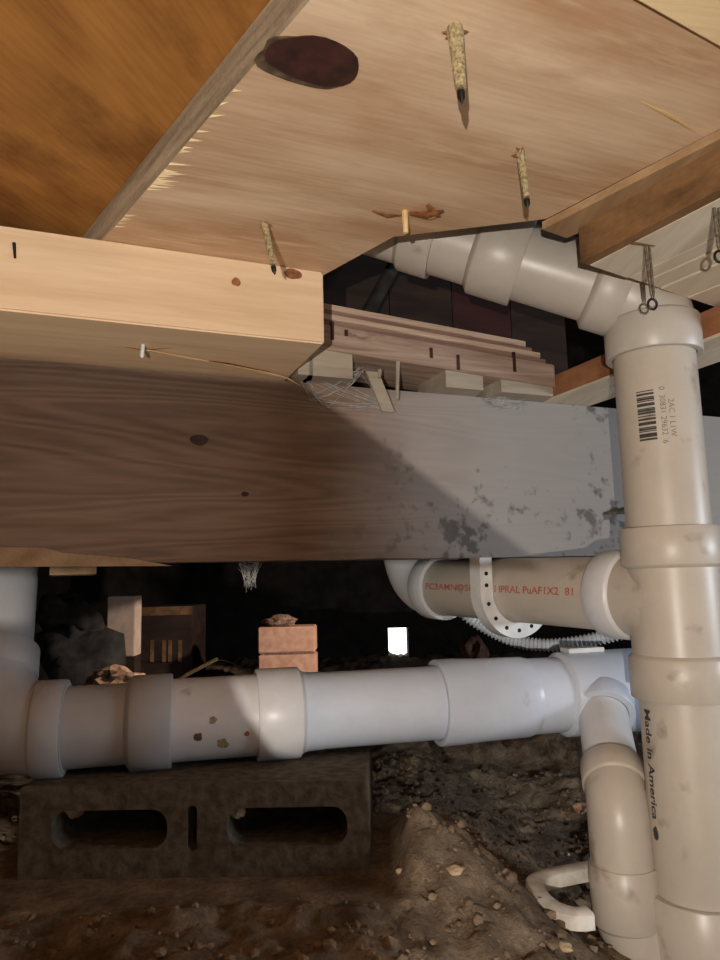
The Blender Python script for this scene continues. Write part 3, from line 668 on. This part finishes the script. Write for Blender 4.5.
mb = MB(); mb.lathe(mt(297), md, [(0, H3-.004), (.012, R3+.001), (.03, R3+.0005), (.03, R3*.95)]); mb.build('reducer', 'pvc_cool_lit', main, smooth=True)
longp = seg('pipe', 290, 460, 'pvc_cool_lit')
mb = MB(); L2 = (mt(527)-mt(436)).length
mb.lathe(mt(527), -md, [(-.012, .044), (0, .0480), (.006, .0500), (L2*.55, .0508), (L2*.8, H3), (L2-.001, H3), (L2, H3-.001), (L2, R3+.001), (L2-.006, R3*.98)]); mb.build('socket', 'pvc_cool_lit', main, smooth=True)
mb = MB(); tube(mb, mt(515), mt(575), .0475); 
tee_c = mt(598)
hub(mb, mt(560), md, (mt(655)-mt(560)).length, R3, H3*1.02)
mb.build('tee_body', 'pvc_cool_lit', main, smooth=True)
for (x, y, ru, rv, mt_) in ((213, 720, .004, .004, 'glue_crust'), (198, 737, .005, .005, 'knot_rim'), (222, 744, .006, .007, 'glue_crust'), (247, 734, .003, .003, 'light_knot')):
    ax = mt(x); rr = ray(x, y)
    best = None
    for i in range(400):
        p = CAM+rr*(.7+i*.0006); v_ = p-ax; v_ = v_-md*v_.dot(md)
        if v_.length < .0464: best = (p, v_.normalized()); break
    if best: disc('dirt_spot', mt_, main, best[0], best[1], md, ru, rv, .0004, .25)
# white and red tag tucked on top of the tee
tp = mt(585)+ZU*(H3*1.02+.002)
tag(MB().obox(tp, md, V((-md.y, md.x, 0)), ZU, .026, .012, .003).build('paper_tag', 'hanger', bevel=.0008), 'small white tag lying on top of the lower drain tee', 'tag')
# ---- two-inch branch
br = thing('branch_pipe', 'thin cream branch pipe dropping from the lower drain in front of the stack', 'pipe', py_(627, 930, .74))
o1 = tee_c+V((0, 0, .012)); bx = py_(614, 781, .835); by_ = py_(622, 800, .765)
d1 = (bx-o1).normalized()
mb = MB(); hub(mb, o1+d1*.035, d1, .028, R2, .0395, n=40); tube(mb, o1, o1+d1*.05, .036, 40); mb.build('socket', 'pvc_cool_lit', br, smooth=True)
mb = MB(); tube(mb, o1+d1*.04, bx, R2, 40); mb.build('pipe', 'pvc_white', br, smooth=True)
dv = V((0.0, -.03, -1)).normalized()
ang = d1.angle(dv); rad2 = .05; tl = rad2*math.tan(ang/2)
ep = arc(bx, d1, dv, rad2)
mb = MB(); hub(mb, bx+d1*.008, -d1, .030, R2, .0352, n=40); pass
e_end = ep[-1]
def bz(y):
    best = e_end
    for i in range(400):
        p = e_end+dv*(i*.001); q = p-CAM; yy = 480-F*q.dot(UP)/q.dot(FW)
        if yy >= y: return p
    return p
mb.sweep([bx-d1*.004]+ep+[bz(868)], .0328, 36)
mb.build('elbow', 'pvc_cream', br, smooth=True)
z866 = bz(862)
mb = MB(); hub(mb, z866+dv*.06, -dv, .06, R2, .0355, n=40)
d2 = V((.55, .1, -.85)).normalized(); ep2 = arc(z866+dv*.035, dv, d2, .08, 8); mb.sweep([z866+dv*.02]+ep2+[ep2[-1]+d2*.12], .0345, 36)
mb.build('lower_socket', 'pvc_cream', br, smooth=True)
# ---- ribbed conduit
def cpt(px, py, ly): return pl(px, py, ly)
cps = [cpt(458, 606, .13), cpt(470, 618, .12), cpt(492, 631, .10), cpt(516, 641, .07), cpt(540, 645, .04), cpt(566, 644, .01), cpt(595, 639, -.02), cpt(622, 633, -.05), cpt(650, 629, -.07)]
def cat(pts, n):
    out = []
    for i in range(len(pts)-1):
        p0, p1, p2, p3 = pts[max(i-1, 0)], pts[i], pts[i+1], pts[min(i+2, len(pts)-1)]
        for k in range(n):
            t = k/n; out.append(.5*((2*p1)+(p2-p0)*t+(2*p0-5*p1+4*p2-p3)*t*t+(3*p1-p0-3*p2+p3)*t**3))
    return out+[pts[-1]]
cc = cat(cps, 40)
tot = 0; rs = []
for i, p in enumerate(cc):
    if i: tot += (p-cc[i-1]).length
    rs.append(.0088+.0016*math.sin(2*math.pi*tot/.0062))
tag(MB().sweep(cc, rs, 14).build('flexible_conduit', 'conduit_metal', smooth=True), 'silver ribbed flexible metal conduit sagging below the lettered pipe', 'conduit')
# ------------------------------------------------------------------ concrete block
by0 = .713; bh = .092; bd = .194; bl = .366; ang = math.radians(-1.5)
bx_ = V((math.cos(ang), math.sin(ang), 0)); byv = V((-bx_.y, bx_.x, 0))
pr = pz(371, 875, 0.0); bo = pr-bx_*bl
blk = thing('concrete_block', 'grey hollow concrete block lying on its side under the white drain pipe', 'block', bo+bx_*bl/2+byv*bd/2)
def B(u, v, z): return bo+bx_*u+byv*v+V((0, 0, z))
# outline with cores: extrude a face with holes along the block depth
def rounded(u0, u1, z0, z1, r, n=5):
    pts = []
    for (cx, cz, a0) in ((u1-r, z1-r, 0), (u0+r, z1-r, 90), (u0+r, z0+r, 180), (u1-r, z0+r, 270)):
        for k in range(n+1):
            a = math.radians(a0+90*k/n); pts.append((cx+r*math.cos(a), cz+r*math.sin(a)))
    return pts
loops = [rounded(0, bl, 0, bh, .004), rounded(.034, .156, .029, .067, .016), rounded(.218, .343, .029, .067, .016), rounded(.177, .187, .026, .070, .0045)]
def fill(loops):
    bm = bmesh.new(); es = []
    for lp in loops:
        vs = [bm.verts.new((u, z, 0)) for u, z in lp]; es += [bm.edges.new((vs[i], vs[(i+1) % len(vs)])) for i in range(len(vs))]
    bmesh.ops.triangle_fill(bm, edges=es, use_beauty=True); bm.verts.index_update()
    vv = [(v.co.x, v.co.y) for v in bm.verts]; ff = [[v.index for v in f.verts] for f in bm.faces]; bm.free(); return vv, ff
vv, ff = fill(loops); mb = MB(); n = len(vv)
# keep only triangles outside the cores
def inside(u, z): return any(a < u < b and c < z < d for a, b, c, d in ((.036, .154, .031, .065), (.220, .341, .031, .065), (.1785, .1855, .028, .068)))
ff = [f for f in ff if not inside(sum(vv[i][0] for i in f)/3, sum(vv[i][1] for i in f)/3)]
mb.add([B(u, 0, z) for u, z in vv]+[B(u, bd, z) for u, z in vv], ff+[[i+n for i in f][::-1] for f in ff])
k0 = 0
for lp in loops:
    for i in range(len(lp)): mb.f.append([k0+i, k0+(i+1) % len(lp), n+k0+(i+1) % len(lp), n+k0+i])
    k0 += len(lp)
mb.build('body', 'concrete', blk)
MB().rock(B(.046, .03, .058), .009, (1.2, 1, .8), 2).build('mortar_lump', 'stone_pink', blk)
MB().rock(B(.226, .02, .058), .008, (1, 1, 1), 2).build('mortar_lump', 'pebble', blk)
# ------------------------------------------------------------------ things on the ground
zt_ = lambda p: ground(p.x, p.y)
def on_ground(px, py):
    r = ray(px, py); t = .3
    while t < 3:
        p = CAM+r*t
        if p.z < ground(p.x, p.y): return p
        t += .002
    return p
hq = ((612, 866), (590, 870), (568, 874), (546, 879), (536, 885), (537, 895), (546, 906), (560, 914), (576, 918), (590, 917))
zh = max(on_ground(x, y).z for x, y in hq[:9])+.006
hp = cat([pz(x, y, zh) for x, y in hq], 5)
tag(MB().sweep(hp, .0105, up=(0, 0, 1), closed_profile=[(.55, .95), (.7, .7), (.7, -.7), (.55, -.95), (-.75, -.95), (-.75, .95)]).build('curved_trim', 'trim_white', smooth=True), 'white hook-shaped plastic piece lying on the soil beside the stack', 'plastic scrap')
for (x, y, r, sq, mt_, lb) in ((455, 873, .006, (1.6, 1, .7), 'pebble', 'pale stone chip on the lit soil mound'),
                              (582, 811, .010, (1.5, 1, .8), 'stone_pink', 'pinkish stone chip behind the thin branch pipe'),
                              (400, 873, .004, (1, 1, .8), 'pebble', 'tiny pale pebble right of the concrete block'),
                              (565, 950, .005, (1.4, 1, .8), 'pebble', 'small pale pebble in front of the white hook-shaped piece'),
                              (568, 856, .003, (1, 1, 1), 'trim_white', 'tiny white crumb behind the white hook-shaped piece')):
    p = on_ground(x, y); tag(MB().rock((p.x, p.y, p.z+r*.4), r, sq, 2, .3).build('stone_chip', mt_), lb, 'stone', 'stone chips on the soil')
# ------------------------------------------------------------------ background under the beam
YB = 2.05
def bbox(x0, y0, x1, y1, Y, depth): 
    a = py_(x0, y1, Y); b = py_(x1, y0, Y)
    return MB().hull8([(a.x, Y, a.z), (b.x, Y, a.z), (b.x, Y+depth, a.z), (a.x, Y+depth, a.z), (a.x, Y, b.z), (b.x, Y, b.z), (b.x, Y+depth, b.z), (a.x, Y+depth, b.z)])
bs = py_(286, 700, YB)
pier = thing('brick_pier', 'short pier of stacked pinkish bricks standing behind the lower drain', 'brick pier', (bs.x, YB+.05, ground(bs.x, YB)))
z0 = ground(bs.x, YB)-.01
tops = py_(286, 627, YB).z; j = py_(286, 655, YB).z; bhh = tops-j
z = tops
x0 = py_(258, 640, YB).x; x1 = py_(315, 640, YB).x
i = 0
while z > z0:
    o_ = random.uniform(-.002, .002)
    MB().hull8([(x0+o_, YB, z-bhh+.006), (x1+o_, YB, z-bhh+.006), (x1+o_, YB+.1, z-bhh+.006), (x0+o_, YB+.1, z-bhh+.006), (x0+o_, YB, z), (x1+o_, YB, z), (x1+o_, YB+.1, z), (x0+o_, YB+.1, z)]).build('brick', 'brick', pier, bevel=.003)
    MB().hull8([(x0+.006, YB+.006, z-bhh), (x1-.006, YB+.006, z-bhh), (x1-.006, YB+.094, z-bhh), (x0+.006, YB+.094, z-bhh), (x0+.006, YB+.006, z-bhh+.006), (x1-.006, YB+.006, z-bhh+.006), (x1-.006, YB+.094, z-bhh+.006), (x0+.006, YB+.094, z-bhh+.006)]).build('mortar', 'mortar', pier)
    z -= bhh
MB().rock((x0+.06, YB+.04, tops+.012), .03, (1.6, 1, .6), 3, .3).build('mortar_lump', 'mortar', pier)
def post(name, label, cat_, x0, y0, x1, y1, Y, mat, d=.06):
    a = py_(x0, y1, Y); b = py_(x1, y0, Y); gz = ground((a.x+b.x)/2, Y)-.01
    t = thing(name, label, cat_, ((a.x+b.x)/2, Y, gz))
    MB().hull8([(a.x, Y, a.z), (b.x, Y, a.z), (b.x, Y+d, a.z), (a.x, Y+d, a.z), (a.x, Y, b.z), (b.x, Y, b.z), (b.x, Y+d, b.z), (a.x, Y+d, b.z)]).build('cap_block', mat, t, bevel=.002)
    MB().hull8([(a.x, Y+.005, gz), (b.x, Y+.005, gz), (b.x, Y+d, gz), (a.x, Y+d, gz), (a.x, Y+.005, a.z), (b.x, Y+.005, a.z), (b.x, Y+d, a.z), (a.x, Y+d, a.z)]).build('foot', 'dark_board', t)
    return t
post('wooden_block', 'pale block standing in the dark behind the left of the drain', 'block', 106, 596, 135, 657, 1.9, 'pale_block')
t = post('wooden_crate', 'dim brown wooden box in the darkness left of the brick pier', 'box', 138, 606, 192, 662, 2.25, 'dark_board', .2)
for x in (150, 162, 168, 178):
    bbox(x, 640, x+4, 662, 2.249, .004).build('slat', 'brown_board', t)
bbox(138, 606, 192, 616, 2.247, .004).build('rail', 'brown_board', t)
p = py_(66, 612, 1.75); q = V((p.x, p.y, ground(p.x, p.y)))
mb = MB(); mb.rock(p+V((0, .0, .0)), .055, (1.15, .7, .9), 3, .35); mb.rock(p+V((.02, .02, -.07)), .075, (1, .7, 1.2), 3, .3); mb.rock(q+V((.02, 0, .09)), .11, (1.1, .8, 1), 3, .25)
tag(mb.build('rubble_heap', 'grey_rag', smooth='all'), 'dark lumpy rubble heap behind the left elbow', 'rubble')
p = V((0, 1.45, 0)); r_ = ray(116, 681); pr_ = CAM+r_*(p.y/r_.y)
mb = MB(); mb.rock(pr_, .036, (1.5, 1, .75), 3, .3)
zg = ground(pr_.x, pr_.y); mb.rock((pr_.x, pr_.y+.02, (pr_.z+zg)/2), (pr_.z-zg)*.5, (.7, .6, 1), 3, .2)
tag(mb.build('pink_stone', 'stone_pink'), 'pinkish broken stone poking up behind the left of the drain', 'stone')
p = py_(475, 655, 1.75); mb = MB(); mb.rock(p, .036, (.75, .8, 1.2), 3, .3); zg = ground(p.x, p.y); mb.rock((p.x, p.y, (p.z+zg)/2), (p.z-zg)*.55, (.4, .4, 1), 3, .2)
tag(mb.build('brown_stone', 'brown_stone'), 'dull brown stone standing behind the right of the drain', 'stone')
# wooden stick and bowed wire behind the drain
def behind(x, y, Y): return py_(x, y, Y)
a, b = behind(188, 674, 1.1), behind(217, 659, 1.14)
tag(MB().sweep([a+(a-b)*3+V((0, 0, -.02)), a, b], .003, 8).build('stick', 'splinter'), 'thin pale stick poking up behind the drain', 'stick')
wp = cat([behind(214, 660, 1.14), behind(226, 661, 1.14), behind(240, 667, 1.13), behind(254, 680, 1.12), behind(258, 720, 1.1)], 8)
tag(MB().sweep(wp, .0013, 6).build('bent_wire', 'steel', smooth=True), 'thin bent wire arching beside the stick behind the drain', 'wire')
# yellow board scrap tucked under the beam
l0, l1 = lx_of(pl(50, 572, .03)), lx_of(pl(96, 572, .03))
tag(MB().lbox(l0, l1, .012, .13, ZB-.012, ZB-.0003).build('board_scrap', 'tan_board'), 'yellowish board scrap below the beam at the left', 'lumber')
# joists carrying the floor behind the beam
for i in range(3):
    lx = -.75+.62*i
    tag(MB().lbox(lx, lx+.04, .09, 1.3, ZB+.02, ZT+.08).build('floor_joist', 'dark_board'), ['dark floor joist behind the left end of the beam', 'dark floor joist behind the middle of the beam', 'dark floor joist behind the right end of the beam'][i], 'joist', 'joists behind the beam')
# ------------------------------------------------------------------ unseen boards added near the lamp, cut to cast the shade at lower left
scr = thing('shade_screen', 'unseen boards on a stake, added near the work lamp to shade the lower left', 'boards', (SRC.x, SRC.y+.3, 0))
def shade(name, pts, t):
    q = [SRC+(p-SRC)*t for p in pts]
    n_ = (sum(pts, V((0, 0, 0)))/len(pts)-SRC).normalized()*.004; k = len(q)
    mesh(name, q+[p-n_ for p in q], [list(range(k)), list(range(k, 2*k))[::-1]]+[[i, (i+1) % k, k+(i+1) % k, k+i] for i in range(k)], 'brown_board', scr)
shade('board', [pl(300, 384, 0), pl(537, 562, 0), pl(400, 570, 0), pl(-60, 576, 0), pl(-60, 352, 0), pl(0, 357, 0)], .22)
shade('board', [pl(-60, 640, -.1), mt(215)+V((0, -.04, .08)), mt(285)+V((0, -.04, -.05)), V((pr.x+.0, pr.y+.12, .095)), V((pr.x+.004, pr.y, .06)), on_ground(382, 885), on_ground(395, 940), on_ground(400, 990), on_ground(-60, 990)], .22)
tp_ = SRC+(pl(120, 470, 0)-SRC)*.23
MB().obox(V((tp_.x, tp_.y, (tp_.z+ground(tp_.x, tp_.y))/2)), V((1, 0, 0)), V((0, 1, 0)), ZU, .007, .004, (tp_.z-ground(tp_.x, tp_.y))/2).build('stake', 'brown_board', scr)
